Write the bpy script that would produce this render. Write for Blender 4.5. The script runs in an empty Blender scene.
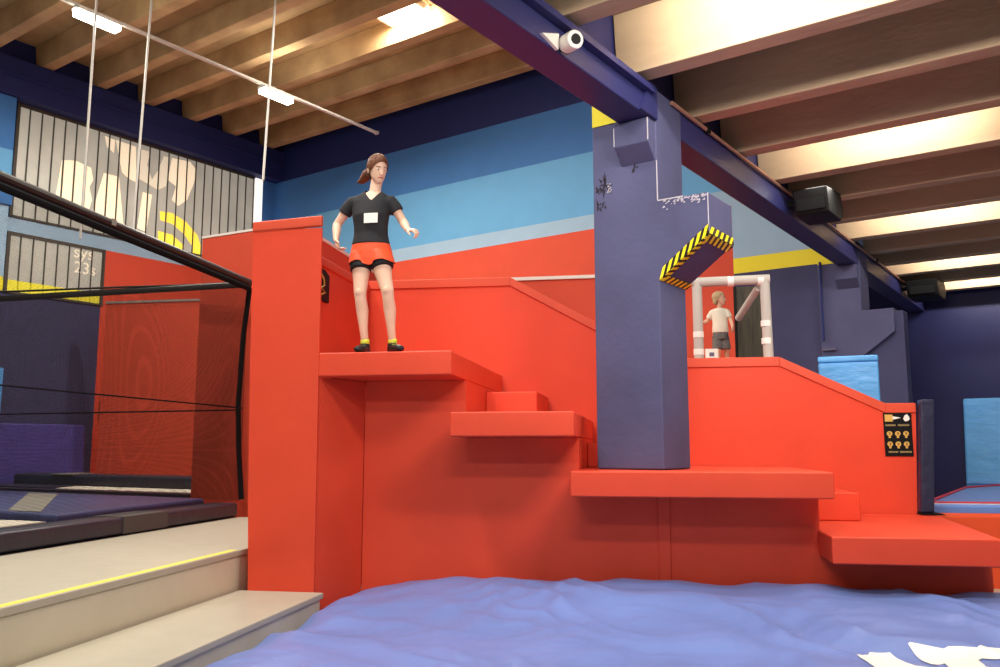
import bpy, bmesh, math, random
from mathutils import Vector, Matrix, noise
random.seed(7)
scene = bpy.context.scene
COL = scene.collection
ZO = 1.40                      # height of the lens above the hall floor
F = 863.0
PITCH = math.atan(116.5 / F)
A_S, A_H, A_0 = -0.170576, -0.619474, 0.0   # heading of the climbing structure / of the hall

# ------------------------------------------------------------------ helpers
def lin(h):
    h = h.lstrip('#'); out = []
    for i in (0, 2, 4):
        c = int(h[i:i + 2], 16) / 255
        out.append(c / 12.92 if c <= 0.04045 else ((c + 0.055) / 1.055) ** 2.4)
    return (*out, 1.0)

MATS = {}
def mat(name, hexc, rough=0.6, var=0.0, scale=3.0, bump=0.0, bscale=60.0, metal=0.0, emit=0.0, spec=0.4, hex2=None, stretch=None, coat=0.0):
    if name in MATS: return MATS[name]
    m = bpy.data.materials.new(name); m.use_nodes = True
    nt = m.node_tree; b = nt.nodes['Principled BSDF']; c = lin(hexc)
    b.inputs['Base Color'].default_value = c
    b.inputs['Roughness'].default_value = rough
    b.inputs['Metallic'].default_value = metal
    b.inputs['Specular IOR Level'].default_value = spec
    if coat: b.inputs['Coat Weight'].default_value = coat
    tc = nt.nodes.new('ShaderNodeTexCoord'); src = tc.outputs['Object']
    if stretch:
        mp = nt.nodes.new('ShaderNodeMapping'); mp.inputs['Scale'].default_value = stretch
        nt.links.new(src, mp.inputs[0]); src = mp.outputs[0]
    if var or hex2:
        n = nt.nodes.new('ShaderNodeTexNoise'); n.inputs['Scale'].default_value = scale; n.inputs['Detail'].default_value = 5
        nt.links.new(src, n.inputs['Vector'])
        r = nt.nodes.new('ShaderNodeValToRGB')
        r.color_ramp.elements[0].position = 0.3; r.color_ramp.elements[1].position = 0.7
        if hex2:
            r.color_ramp.elements[0].color = lin(hex2); r.color_ramp.elements[1].color = c
        else:
            r.color_ramp.elements[0].color = tuple(x * (1 - var) for x in c[:3]) + (1,)
            r.color_ramp.elements[1].color = tuple(min(1, x * (1 + var)) for x in c[:3]) + (1,)
        nt.links.new(n.outputs['Fac'], r.inputs[0]); nt.links.new(r.outputs[0], b.inputs['Base Color'])
        if emit: nt.links.new(r.outputs[0], b.inputs['Emission Color'])
    if emit:
        b.inputs['Emission Color'].default_value = c
        b.inputs['Emission Strength'].default_value = emit
    if bump:
        n2 = nt.nodes.new('ShaderNodeTexNoise'); n2.inputs['Scale'].default_value = bscale; n2.inputs['Detail'].default_value = 4
        nt.links.new(src, n2.inputs['Vector'])
        bp = nt.nodes.new('ShaderNodeBump'); bp.inputs['Strength'].default_value = bump; bp.inputs['Distance'].default_value = 0.02
        nt.links.new(n2.outputs['Fac'], bp.inputs['Height']); nt.links.new(bp.outputs[0], b.inputs['Normal'])
    MATS[name] = m
    return m

class B:
    """collects faces in frame coordinates (u right, v away, z up from the lens)"""
    def __init__(s): s.v = []; s.f = []; s.m = []
    def add(s, vs, fs, m=0):
        o = len(s.v); s.v += [Vector(p) for p in vs]
        for f in fs: s.f.append([o + i for i in f]); s.m.append(m)
        return s
    def box(s, u0, u1, v0, v1, z0, z1, m=0):
        vs = [(u0, v0, z0), (u1, v0, z0), (u1, v1, z0), (u0, v1, z0), (u0, v0, z1), (u1, v0, z1), (u1, v1, z1), (u0, v1, z1)]
        return s.add(vs, [(3, 2, 1, 0), (4, 5, 6, 7), (0, 1, 5, 4), (1, 2, 6, 5), (2, 3, 7, 6), (3, 0, 4, 7)], m)
    def prism(s, poly, axis, a, b, m=0):
        """poly in the other two axes (order u,v,z without axis), extruded from a to b"""
        def P(p, t):
            q = list(p); q.insert(axis, t); return q
        n = len(poly); area = sum(poly[i][0] * poly[(i + 1) % n][1] - poly[(i + 1) % n][0] * poly[i][1] for i in range(n))
        vs = [P(p, a) for p in poly] + [P(p, b) for p in poly]
        fs = [tuple(range(n))[::-1], tuple(range(n, 2 * n))] + [(i, (i + 1) % n, n + (i + 1) % n, n + i) for i in range(n)]
        flip = (area < 0) != (axis == 1)
        if b < a: flip = not flip
        if flip: fs = [f[::-1] for f in fs]
        return s.add(vs, fs, m)
    def tube(s, pts, r, n=12, m=0, flat=None, cap=True):
        """tube through pts with one radius or one per point (rx, ry allowed), rounded ends"""
        pts = [Vector(p) for p in pts]; k = len(pts)
        rs = [r] * k if not isinstance(r, (list, tuple)) else list(r)
        rs = [(q, q) if not isinstance(q, (list, tuple)) else q for q in rs]
        if cap == 'round':
            d0 = (pts[0] - pts[1]).normalized(); d1 = (pts[-1] - pts[-2]).normalized()
            h0 = min(rs[0]); h1 = min(rs[-1])
            sc = lambda q, t: (q[0] * t, q[1] * t)
            pts = [pts[0] + d0 * h0 * .95, pts[0] + d0 * h0 * .6] + pts + [pts[-1] + d1 * h1 * .6, pts[-1] + d1 * h1 * .95]
            rs = [sc(rs[0], .3), sc(rs[0], .8)] + rs + [sc(rs[-1], .8), sc(rs[-1], .3)]; k += 4
        up = Vector(flat) if flat else Vector((0.13, 1, 0.07))
        o = len(s.v)
        for i in range(k):
            t = (pts[min(i + 1, k - 1)] - pts[max(i - 1, 0)]).normalized()
            x = t.cross(up)
            if x.length < 1e-3: x = t.cross(Vector((1, 0, 0)))
            x.normalize(); y = x.cross(t).normalized()
            for j in range(n):
                a = 2 * math.pi * j / n
                s.v.append(pts[i] + x * (rs[i][0] * math.cos(a)) + y * (rs[i][1] * math.sin(a)))
        for i in range(k - 1):
            for j in range(n):
                q = (j + 1) % n
                s.f.append([o + i * n + j, o + (i + 1) * n + j, o + (i + 1) * n + q, o + i * n + q]); s.m.append(m)
        if cap:
            s.f.append([o + j for j in range(n)]); s.m.append(m)
            s.f.append([o + (k - 1) * n + j for j in range(n)][::-1]); s.m.append(m)
        return s
    def rings(s, rows, n=24, m=0):
        """stacked horizontal ellipses: (z, cx, cy, rx, ry[, power])"""
        o = len(s.v)
        for row in rows:
            z, cx, cy, rx, ry = row[:5]; pw = row[5] if len(row) > 5 else 1.0
            for j in range(n):
                a = 2 * math.pi * j / n; c, q = math.cos(a), math.sin(a)
                s.v.append(Vector((cx + rx * math.copysign(abs(c) ** pw, c), cy + ry * math.copysign(abs(q) ** pw, q), z)))
        k = len(rows)
        for i in range(k - 1):
            for j in range(n):
                q = (j + 1) % n
                s.f.append([o + i * n + j, o + i * n + q, o + (i + 1) * n + q, o + (i + 1) * n + j]); s.m.append(m)
        s.f.append([o + j for j in range(n)][::-1]); s.m.append(m)
        s.f.append([o + (k - 1) * n + j for j in range(n)]); s.m.append(m)
        return s
    def ball(s, c, r, n=16, m=0, rot=None):
        r = (r, r, r) if not isinstance(r, (list, tuple)) else r
        o = len(s.v); h = n // 2; c = Vector(c)
        R = rot or Matrix.Identity(3)
        for i in range(1, h):
            t = math.pi * i / h
            for j in range(n):
                a = 2 * math.pi * j / n
                s.v.append(c + R @ Vector((r[0] * math.sin(t) * math.cos(a), r[1] * math.sin(t) * math.sin(a), r[2] * math.cos(t))))
        top = len(s.v); s.v.append(c + R @ Vector((0, 0, r[2]))); s.v.append(c + R @ Vector((0, 0, -r[2])))
        for i in range(h - 2):
            for j in range(n):
                q = (j + 1) % n
                s.f.append([o + i * n + j, o + (i + 1) * n + j, o + (i + 1) * n + q, o + i * n + q]); s.m.append(m)
        for j in range(n):
            q = (j + 1) % n
            s.f.append([top, o + j, o + q]); s.m.append(m)
            s.f.append([top + 1, o + (h - 2) * n + q, o + (h - 2) * n + j]); s.m.append(m)
        return s
    def xform(s, M):
        s.v = [M @ p for p in s.v]; return s

def tag(o, label=None, cat=None, group=None, kind=None):
    if label: o['label'] = label
    if cat: o['category'] = cat
    if group: o['group'] = group
    if kind: o['kind'] = kind
    return o

def place(o, fr, base):
    R = Matrix.Rotation(fr, 4, 'Z')
    o.matrix_world = Matrix.Translation(R @ Vector((base[0], base[1], base[2] + ZO))) @ R

def thing(name, label, cat, fr, base, group=None):
    o = bpy.data.objects.new(name, None); COL.objects.link(o); o.empty_display_size = 0.1
    place(o, fr, base); o['_b'] = list(base); o['_f'] = fr
    return tag(o, label, cat, group)

def obj(name, b, mats, fr=None, parent=None, bevel=0.0, smooth=False, seg=2, label=None):
    if not isinstance(mats, (list, tuple)): mats = [mats]
    if parent is not None: base = Vector(parent['_b']); fr = parent['_f']
    else:
        xs = [p.x for p in b.v]; ys = [p.y for p in b.v]; zs = [p.z for p in b.v]
        base = Vector(((min(xs) + max(xs)) / 2, (min(ys) + max(ys)) / 2, min(zs)))
    me = bpy.data.meshes.new(name)
    me.from_pydata([tuple(p - base) for p in b.v], [], b.f)
    for m in mats: me.materials.append(m)
    for p, i in zip(me.polygons, b.m): p.material_index = i
    if smooth: me.polygons.foreach_set('use_smooth', [True] * len(me.polygons))
    o = bpy.data.objects.new(name, me); COL.objects.link(o)
    o['_b'] = list(base); o['_f'] = fr
    if parent is not None: o.parent = parent
    else: place(o, fr, base)
    if bevel:
        md = o.modifiers.new('bevel', 'BEVEL'); md.width = bevel; md.segments = seg; md.limit_method = 'ANGLE'; md.angle_limit = 0.6
        me.polygons.foreach_set('use_smooth', [True] * len(me.polygons))
        w = o.modifiers.new('wn', 'WEIGHTED_NORMAL'); w.keep_sharp = True
    if label: o['label'] = label
    return o

def struct(name, b, mats, fr, parent=None, **k):
    o = obj(name, b, mats, fr, parent, **k)
    if parent is None: o['kind'] = 'structure'
    return o

def copy_tree(o, parent=None):
    c = o.copy(); COL.objects.link(c)
    if parent is not None: c.parent = parent
    for ch in list(o.children): copy_tree(ch, c)
    return c

def move(o, fr, base):
    place(o, fr, base); o['_b'] = list(base); o['_f'] = fr

# ------------------------------------------------------------------ materials
M_red = mat('red_vinyl_foam', 'DF4A30', .5, spec=.3, var=.05, scale=2.2, bump=.06, bscale=25)
M_redcap = mat('red_vinyl_cap', 'D75034', .5, var=.04)
M_white_trim = mat('white_trim', 'EDE6DC', .5)
M_column = mat('violet_concrete', '4A4B6E', .75, var=.14, scale=2.0, bump=.13, bscale=18)
M_beam = mat('navy_beam_paint', '2C2E60', .45, var=.08, scale=2, bump=.1)
M_beam_under = M_beam
M_navy = mat('navy_paint', '1A2562', .65, var=.08)
M_navyv = mat('slate_violet_paint', '3A3B60', .7, var=.08)
M_navyd = mat('dark_navy_paint', '1B1E55', .5, var=.08)
M_blue = mat('blue_paint', '3E76B8', .7, var=.04)
M_lblue = mat('light_blue_paint', '66A8D8', .7, var=.03)
M_gblue = mat('grey_blue_paint', '9CBBD4', .7, var=.03)
M_wred = mat('red_wall_paint', 'D64C31', .7, var=.04)
M_yellow = mat('yellow_paint', 'F3E32A', .6)
M_joist = mat('warm_concrete', 'CDAE80', .85, bump=.35, bscale=14, hex2='A98A62', scale=1.6)
M_deckc = mat('warm_concrete_deck', 'C4A478', .85, bump=.3, bscale=14, hex2='A38560', scale=1.2)
M_joist2 = mat('grey_brown_concrete', 'C2A98B', .85, bump=.4, bscale=14, hex2='A08A72', scale=1.6, stretch=(.4, 1, 1))
M_deck2 = mat('grey_brown_deck', 'B59C7E', .85, bump=.3, bscale=14, hex2='96816A', scale=1.2)
M_floor = mat('beige_floor', 'CBBDA6', .5, var=.05)
M_step = mat('grey_beige_laminate', 'B4AE9C', .45, var=.04, scale=5, bump=.04)
M_stepside = mat('grey_beige_edge', 'D0C8B2', .5, var=.04)
M_ytape = mat('yellow_tape', 'F2E25A', .5)
M_bag = mat('airbag_nylon', '6C82C2', .4, var=.07, scale=1.4, bump=.3, bscale=6, stretch=(.7, 1.6, 1))
M_print = mat('white_print', 'F4F1EA', .6)
M_black = mat('black_plastic', '0E0E10', .55, spec=.2)
M_blackf = mat('black_fabric', '17171A', .9, spec=.1)
M_gold = mat('gold_print', 'D9B25A', .6)
M_pad = mat('dark_vinyl_pad', '2C2B38', .4, var=.1, bump=.25, bscale=7)
M_padb = mat('blue_grey_vinyl_pad', '4A4F7A', .38, var=.1, bump=.5, bscale=5, stretch=(3, 1, 1))
M_strap = mat('grey_strap', '8E8B80', .5)
M_bed = mat('pale_trampoline_bed', 'E6DDC9', .6)
M_lbmat = mat('light_blue_vinyl', '5AA6EC', .38, var=.09, scale=2, bump=1.0, bscale=3.5, stretch=(1, 1, 2.2))
M_pmat = mat('purple_vinyl', '4B4590', .42, var=.08, bump=.35, bscale=5)
M_post = mat('navy_vinyl_pad', '2B2E48', .35, var=.1, bump=1.0, bscale=9)
M_orange = mat('orange_vinyl', 'E8552C', .4, var=.04)
M_track = mat('blue_inflatable', '6C92DC', .4, var=.05)
M_redpipe = mat('red_piping', 'D8384E', .5)
M_rod = mat('white_cable', 'DCDAD2', .4)
M_steel = mat('grey_foam_tube', 'B9B6B0', .6, var=.06)
M_joint = mat('white_joint_tape', 'EFEDE8', .5)
M_copper = mat('copper_pipe', 'B98A74', .4, metal=.5)
M_lamp = mat('lamp_glow', 'FFF6E0', .5, emit=14)
M_sky = mat('skylight_glow', 'FFF8EA', .5, emit=6)
M_glass = mat('channel_glass', '98958A', .35, emit=.58, hex2='A9A69A', scale=1.5)
M_glassgap = mat('glass_joint', '4A443C', .6)
M_glassy = mat('yellow_channel_glass', 'E2D83A', .4, emit=.3)
M_glow = mat('sunlit_sign_glow', 'F6E4C4', .5, emit=.62)
M_glow2 = mat('sunlit_sign_faint', 'EADFC6', .5, emit=.45)
M_glowy = mat('sunlit_sign_yellow', 'F5D84A', .5, emit=.7)
M_winend = mat('bright_window_end', 'FBFAF4', .5, emit=.9)

# netting: a real fine grid of cords
def net_mat():
    m = bpy.data.materials.new('black_netting'); m.use_nodes = True; nt = m.node_tree
    for n in list(nt.nodes): nt.nodes.remove(n)
    N = nt.nodes.new; L = nt.links.new
    out = N('ShaderNodeOutputMaterial'); mix = N('ShaderNodeMixShader'); tr = N('ShaderNodeBsdfTransparent'); df = N('ShaderNodeBsdfDiffuse')
    df.inputs[0].default_value = lin('26221F')
    uv = N('ShaderNodeUVMap'); sp = N('ShaderNodeSeparateXYZ'); L(uv.outputs[0], sp.inputs[0])
    def cord(o):
        a = N('ShaderNodeMath'); a.operation = 'MULTIPLY'; a.inputs[1].default_value = 1 / 0.011; L(o, a.inputs[0])
        f = N('ShaderNodeMath'); f.operation = 'FRACT'; L(a.outputs[0], f.inputs[0])
        l = N('ShaderNodeMath'); l.operation = 'LESS_THAN'; l.inputs[1].default_value = 0.17; L(f.outputs[0], l.inputs[0])
        return l.outputs[0]
    mx = N('ShaderNodeMath'); mx.operation = 'MAXIMUM'; L(cord(sp.outputs[0]), mx.inputs[0]); L(cord(sp.outputs[1]), mx.inputs[1])
    L(mx.outputs[0], mix.inputs[0]); L(tr.outputs[0], mix.inputs[1]); L(df.outputs[0], mix.inputs[2]); L(mix.outputs[0], out.inputs[0])
    return m
M_net = net_mat()

S, H = A_S, A_H
FL = -ZO
# ------------------------------------------------------------------ the hall shell
struct('floor', B().box(-22, 9, -4, 20, FL - .2, FL), M_floor, H)

# left wall with pilaster and bands
HU = -16.1
def band_wall(cells, mats):
    b = B()
    for (u0, u1, v0, v1, z0, z1, m) in cells: b.box(u0, u1, v0, v1, z0, z1, m)
    return b
mats = [M_navy, M_blue, M_lblue, M_gblue, M_yellow, M_navyv, M_wred]
W0, W1 = HU - .3, HU
cells = [(W0, W1, -4, 13.55, 6.36, 8.0, 0), (W0, W1, 12.8, 13.55, 5.37, 6.36, 1), (W0, W1, 12.8, 13.55, 4.2, 5.37, 1),
         (W0, W1, 7.25, 13.55, 3.93, 4.2, 3), (W0, W1, 9.06, 13.55, FL, 3.93, 6), (W0, W1, 7.25, 9.06, FL, 2.8, 5),
         (W0, W1, -4, 7.25, FL, 2.8, 5), (W0, W1, -4, 7.25, 2.8, 3.05, 4), (W0, W1, -4, 7.25, 3.05, 4.2, 3), (W0, W1, -4, 7.25, 4.2, 5.37, 2), (W0, W1, -4, 7.25, 5.37, 6.36, 1)]
wl = struct('wall_left', band_wall(cells, mats), mats, H)
# pilaster beside the window
pb = B()
for z0, z1, m in ((FL, 2.8, 5), (2.8, 3.05, 4), (3.05, 4.35, 3), (4.55, 5.37, 2), (5.37, 6.36, 1)): pb.box(W1, W1 + .2, 6.5, 7.12, z0, z1, m)
pb.box(W1, W1 + .26, 6.5, 7.15, 4.35, 4.55, 1)
struct('pilaster', pb, mats, H, wl)
struct('fascia_beam', B().box(W1, W1 + .28, -4, 13.25, 6.36, 7.08).box(W1 + .28, W1 + .31, -4, 13.25, 6.72, 6.78), M_navy, H, wl, bevel=.01)

# channel-glass windows with the outside sign shining through
def channel_window(name, v0, v1, z0, z1, ypart=None, end=False):
    fb = B()
    fb.box(W0 + .1, W1 + .03, v0 - .03, v0 + .03, z0, z1).box(W0 + .1, W1 + .03, v0, v1, z1 - .06, z1).box(W0 + .1, W1 + .03, v0, v1, z0, z0 + .04)
    if not end: fb.box(W0 + .1, W1 + .03, v1 - .03, v1 + .03, z0, z1)
    w = struct(name, fb, M_glassgap, H)
    p = B(); n = round((v1 - v0) / .225); st = (v1 - v0) / n
    for i in range(n):
        a = v0 + i * st
        zz = ypart if ypart else z0
        p.box(W1 - .06, W1, a + .012, a + st - .012, zz, z1 - .05, 0)
        p.box(W1 - .04, W1 + .03, a + st - .02, a + st - .006, zz, z1 - .05, 1)
        if ypart: p.box(W1 - .06, W1, a + .012, a + st - .012, z0 + .03, ypart, 2)
    p.box(W1 - .1, W1 - .07, v0, v1, z0, z1, 1)
    struct('pane', p, [M_glass, M_glassgap, M_glassy], H, w)
    return w
w1 = channel_window('window_1', 7.25, 12.62, 4.2, 6.36, end=True)
struct('end_pane', B().box(W1 - .06, W1 + .05, 12.64, 12.84, 4.2, 6.34), M_winend, H, w1)
polys = [
 ([(8.11, 5.51), (8.38, 5.57), (8.69, 5.51), (8.75, 5.28), (8.68, 5.12), (8.75, 4.87), (8.69, 4.62), (8.03, 4.7)], M_glow),
 ([(8.96, 5.48), (9.28, 5.48), (9.43, 4.54), (9.19, 4.55), (8.77, 4.61)], M_glow),
 ([(8.93, 6.24), (9.15, 6.22), (9.14, 5.95), (8.99, 6.03)], M_glow),
 ([(9.17, 6.23), (9.61, 6.21), (9.66, 5.47), (9.48, 5.51), (9.34, 5.6), (9.23, 5.99)], M_glow),
 ([(9.68, 6.19), (9.93, 6.2), (9.88, 5.9), (10.01, 5.61), (10.14, 5.86), (10.26, 6.2), (10.4, 6.2), (10.34, 5.56), (10.16, 5.43), (9.93, 5.5), (9.69, 5.57)], M_glow2),
 ([(10.45, 6.21), (10.89, 6.25), (11.05, 6.11), (11.02, 5.83), (10.86, 5.38), (10.65, 5.2), (10.5, 5.3), (10.58, 5.62), (10.38, 5.71)], M_glow),
 ([(9.82, 5.3), (10.03, 5.29), (9.94, 4.48), (9.74, 4.52)], M_glow),
 ([(10.23, 4.99), (10.52, 5.01), (10.87, 4.89), (11.16, 4.66), (11.27, 4.42), (11.29, 4.13), (11.08, 4.18), (11.04, 4.4), (10.83, 4.62), (10.53, 4.78), (10.25, 4.8)], M_glowy),
 ([(10.21, 4.56), (10.55, 4.54), (10.85, 4.36), (10.83, 4.22), (10.23, 4.32)], M_glowy)]
def clip_slats(poly, v0, st, n):
    """cut a letter into the strips that fall on each glass channel"""
    out = []
    for i in range(n):
        a, c = v0 + i * st + .014, v0 + (i + 1) * st - .024
        p = list(poly)
        for side, x in ((1, a), (-1, c)):
            q = []
            for k in range(len(p)):
                s0, s1 = p[k], p[(k + 1) % len(p)]
                i0, i1 = side * (s0[0] - x) >= 0, side * (s1[0] - x) >= 0
                if i0: q.append(s0)
                if i0 != i1:
                    t = (x - s0[0]) / (s1[0] - s0[0]); q.append((x, s0[1] + t * (s1[1] - s0[1])))
            p = q
            if len(p) < 3: break
        if len(p) >= 3: out.append(p)
    return out
for poly, m in polys:
    b = B()
    for p in clip_slats(poly, 7.25, (12.62 - 7.25) / round((12.62 - 7.25) / .225), round((12.62 - 7.25) / .225)):
        b.prism(p, 0, W1 - .001, W1 + .003)
    struct('sign_letter', b, m, H, w1)
w2 = channel_window('window_2', 7.25, 9.06, 2.8, 3.93, ypart=3.05)
def text_mesh(txt, size):
    cu = bpy.data.curves.new('t', 'FONT'); cu.body = txt; cu.size = size; cu.extrude = 0.002; cu.align_x = 'CENTER'; cu.align_y = 'CENTER'
    o = bpy.data.objects.new('t', cu); COL.objects.link(o)
    dg = bpy.context.evaluated_depsgraph_get(); me = bpy.data.meshes.new_from_object(o.evaluated_get(dg))
    vs = [tuple(v.co) for v in me.vertices]; fs = [tuple(p.vertices) for p in me.polygons]
    bpy.data.objects.remove(o); bpy.data.curves.remove(cu); bpy.data.meshes.remove(me)
    return vs, fs
for txt, vv, zz, sz in (('sys', 8.66, 3.78, .34), ('23s', 8.7, 3.48, .32)):
    vs, fs = text_mesh(txt, sz); b = B()
    b.add([(W1 + .004 + z, vv - x * -1, zz + y) for x, y, z in vs], fs)
    struct('sign_lettering', b, M_glow2, H, w2)

# back wall
HV = 13.25
cells = []
for (u0, u1, z0, z1, m) in ((HU, -2.93, 6.36, 8.0, 0), (HU, -2.93, 5.37, 6.36, 1), (HU, -2.93, 4.2, 5.37, 2), (HU, -4.84, 3.93, 4.2, 3), (-4.84, -2.93, 3.05, 4.2, 3),
                            (HU, -4.84, FL, 3.93, 6), (-4.84, -3.3, 2.8, 3.05, 4), (-4.84, -2.93, FL, 2.8, 5), (-3.3, -2.93, 2.8, 3.05, 5), (-2.93, -2.38, FL, 1.98, 5)):
    cells.append((u0, u1, HV, HV + .3, z0, z1, m))
wb = struct('wall_back', band_wall(cells, mats), mats, H)
struct('wall_right', B().box(-4.2, 7, 18.5, 18.8, FL, 3.6), M_navyd, H)
struct('trim_1', B().box(-2.47, -2.37, 13.24, 13.3, FL, .2), M_navyv, H)

# hall roof: deck, joists, skylight
ceil = struct('ceiling', B().box(HU - .3, -2.6, -4, 13.55, 7.54, 7.7), M_deckc, H)
def joist_b(u0, u1, v, z0, z1, wb_, wt):
    return B().prism([(v - wb_ / 2, z0), (v + wb_ / 2, z0), (v + wt / 2, z1), (v - wt / 2, z1)], 0, u0, u1)
for k in range(17):
    v = 12.84 - 1.045 * k
    if v < -3.5: break
    struct('joist', joist_b(HU + .02, -2.62, v, 7.1, 7.54, .22, .32), M_joist, H, ceil, bevel=.012)
t = thing('panel_light', 'bright white rectangular light panel between the tan roof joists', 'ceiling light', H, (-9.46, 10.35, 7.4))
obj('frame', B().box(-9.92, -9.0, 10.04, 10.08, 7.4, 7.5).box(-9.92, -9.0, 10.58, 10.62, 7.4, 7.5).box(-9.92, -9.88, 10.08, 10.58, 7.4, 7.5).box(-9.04, -9.0, 10.08, 10.58, 7.4, 7.5), M_joint, parent=t)
obj('panel', B().box(-9.88, -9.04, 10.08, 10.58, 7.41, 7.45), M_sky, parent=t)
obj('hanger', B().box(-9.5, -9.42, 10.3, 10.4, 7.45, 7.535), M_joint, parent=t)

# low concrete ceiling over the right side
cm = struct('ceiling_mezzanine', B().box(-3.095, 7, -4, 18.5, 3.5, 3.66), M_deck2, H)
JV = [18.0, 16.95, 15.92, 14.88, 13.84, 12.78, 11.66, 10.55, 9.46, 8.34, 7.2, 6.06, 4.94, 3.8, 2.66, 1.5, .4, -.7, -1.8, -2.9]
for v in JV:
    struct('joist', joist_b(-3.09, 7, v, 2.985, 3.5, .2, .3), M_joist2, H, cm, bevel=.01)
struct('trim_2', B().box(-3.35, -3.1, -4, 18.5, 3.0, 3.66), M_beam, H)

# ------------------------------------------------------------------ columns and beam
def concrete_column(base_z, label, wear, v0):
    t = thing('concrete_column', label, 'column', H, (-3.22, v0 + .26, base_z))
    top = 2.98
    obj('shaft', B().prism([(-3.52, base_z), (-2.92, base_z), (-2.92, 1.36), (-2.49, 1.68), (-2.49, 2.02), (-2.92, 2.02), (-2.92, top), (-3.52, top)], 1, v0, v0 + .52), M_column, parent=t, bevel=.015)
    obj('bracket', B().prism([(v0 - .13, 2.49), (v0 - .13, 2.695), (v0, 2.695), (v0, 2.36)], 0, -3.24, -2.93), M_column, parent=t, bevel=.008)
    obj('painted_band', B().box(-3.515, -3.25, v0 - .005, v0 - .001, 2.765, 2.975), M_yellow, parent=t, label='yellow painted band at the column head')
    if wear:
        b = B()
        rr = random.Random(3)
        for (x, z, n, s) in ((-3.40, 2.24, 14, .1), (-3.47, 2.06, 5, .05), (-3.42, 2.06, 4, .04), (-3.2, 2.4, 4, .04), (-3.12, 2.33, 6, .05), (-3.47, 2.2, 4, .05)):
            for i in range(n):
                a = rr.uniform(0, 6.28); r0 = rr.uniform(0, s * .5); L = rr.uniform(.3, 1) * s; w = rr.uniform(.006, .014)
                dx, dz = math.cos(a), math.sin(a)
                p = [(x + dx * r0 - dz * w, z + dz * r0 + dx * w), (x + dx * r0 + dz * w, z + dz * r0 - dx * w), (x + dx * (r0 + L) * .8, z + dz * (r0 + L))]
                b.prism(p, 1, v0 - .003, v0 + .001)
        obj('paint_chip', b, mat('chip_dark', '2A2530', .9), parent=t)
        b = B()
        for i in range(70):
            x = rr.uniform(-2.87, -2.5); z = 2.012 - abs(rr.gauss(0, .03)) - max(0, (x + 2.75)) * .02; w = rr.uniform(.004, .014)
            b.prism([(x - w, z - w * .6), (x + w, z - w * .4), (x + w * .3, z + w * .8)], 1, v0 - .003, v0 + .001)
        for i in range(26):
            x = rr.uniform(-3.38, -3.34); z = rr.uniform(2.16, 2.24); w = rr.uniform(.004, .01)
            b.prism([(x - w, z - w * .6), (x + w, z - w * .4), (x + w * .3, z + w * .8)], 1, v0 - .003, v0 + .001)
        b.box(-2.925, -2.918, v0 - .003, v0 + .004, 2.02, 2.36).box(-2.937, -2.929, v0 - .134, v0 - .128, 2.5, 2.69).box(-3.243, -3.236, v0 - .134, v0 - .128, 2.5, 2.66)
        b.box(-2.495, -2.489, v0 - .003, v0 + .002, 1.7, 2.01).box(-2.92, -2.7, v0 - .003, v0 + .002, 2.012, 2.021)
        obj('bare_edge', b, mat('bare_plaster', 'B9B3BE', .9), parent=t, label='pale scraped concrete edges')
    return t
V1 = 6.31
c1 = concrete_column(-.155, 'violet painted concrete column with chipped paint standing on red platform', True, V1)
c2 = concrete_column(FL, 'violet painted concrete column far behind the red wall by light blue block', False, 13.19)
obj('conduit', B().tube([(-3.47, 13.15, 1.6), (-3.47, 13.15, 2.8)], .018), M_navy, parent=c2)
obj('switch_box', B().box(-3.46, -3.2, 13.13, 13.18, 1.32, 1.36).box(-3.5, -3.38, 13.13, 13.18, 1.18, 1.22).box(-3.5, -3.3, 13.14, 13.18, 1.46, 1.49), mat('box_grey', '5C5670', .6), parent=c2)

# hazard tape on the corbel's lower edges
t = thing('hazard_tape', 'yellow and black striped warning tape around the lower edges of column corbel', 'warning tape', H, (-2.7, V1, 1.3))
def tape(P0, P1, Wd, nrm, n, slant):
    """strip from P0 to P1, width vector Wd, alternating slanted cells"""
    P0, P1, Wd, nrm = map(Vector, (P0, P1, Wd, nrm)); d = P1 - P0; b = B()
    for i in range(n):
        a0, a1 = i / n, (i + 1) / n
        q = []
        for s0, e in ((a0, 0), (a1, 0), (a1, 1), (a0, 1)):
            tt = min(1, max(0, s0 + (slant / n if e else 0)))
            q.append(P0 + d * tt + Wd * e)
        q2 = [p + nrm * .004 for p in q]
        b.add(q + q2, [(0, 1, 2, 3), (4, 5, 6, 7), (0, 1, 5, 4), (1, 2, 6, 5), (2, 3, 7, 6), (3, 0, 4, 7)], i % 2)
    return b
MY, MK = mat('hazard_yellow', 'F0DE1E', .5), mat('hazard_black', '15130F', .5)
A0, A1 = (-2.918, V1 - .003, 1.36), (-2.49, V1 - .003, 1.682)
obj('front_strip', tape(A0, A1, (0, 0, .075), (0, -1, 0), 14, 1.0), [MY, MK], parent=t)
dn = Vector((.32, 0, -.43)).normalized()
obj('under_strip', tape((-2.918, V1, 1.357), (-2.49, V1, 1.679), (0, .07, 0), dn, 18, .8), [MY, MK], parent=t)
obj('side_strip', tape((-2.489, V1, 1.682), (-2.489, V1 + .52, 1.682), (0, 0, .06), (1, 0, 0), 10, 1.0), [MY, MK], parent=t)
obj('end_strip', tape((-2.492, V1, 1.676), (-2.492, V1 + .52, 1.676), (-.055, 0, -.041), dn, 12, .8), [MY, MK], parent=t)
obj('root_strip', tape((-2.916, V1 + .02, 1.357), (-2.916, V1 + .52, 1.357), (.05, 0, .0375), dn, 12, .8), [MY, MK], parent=t)

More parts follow.
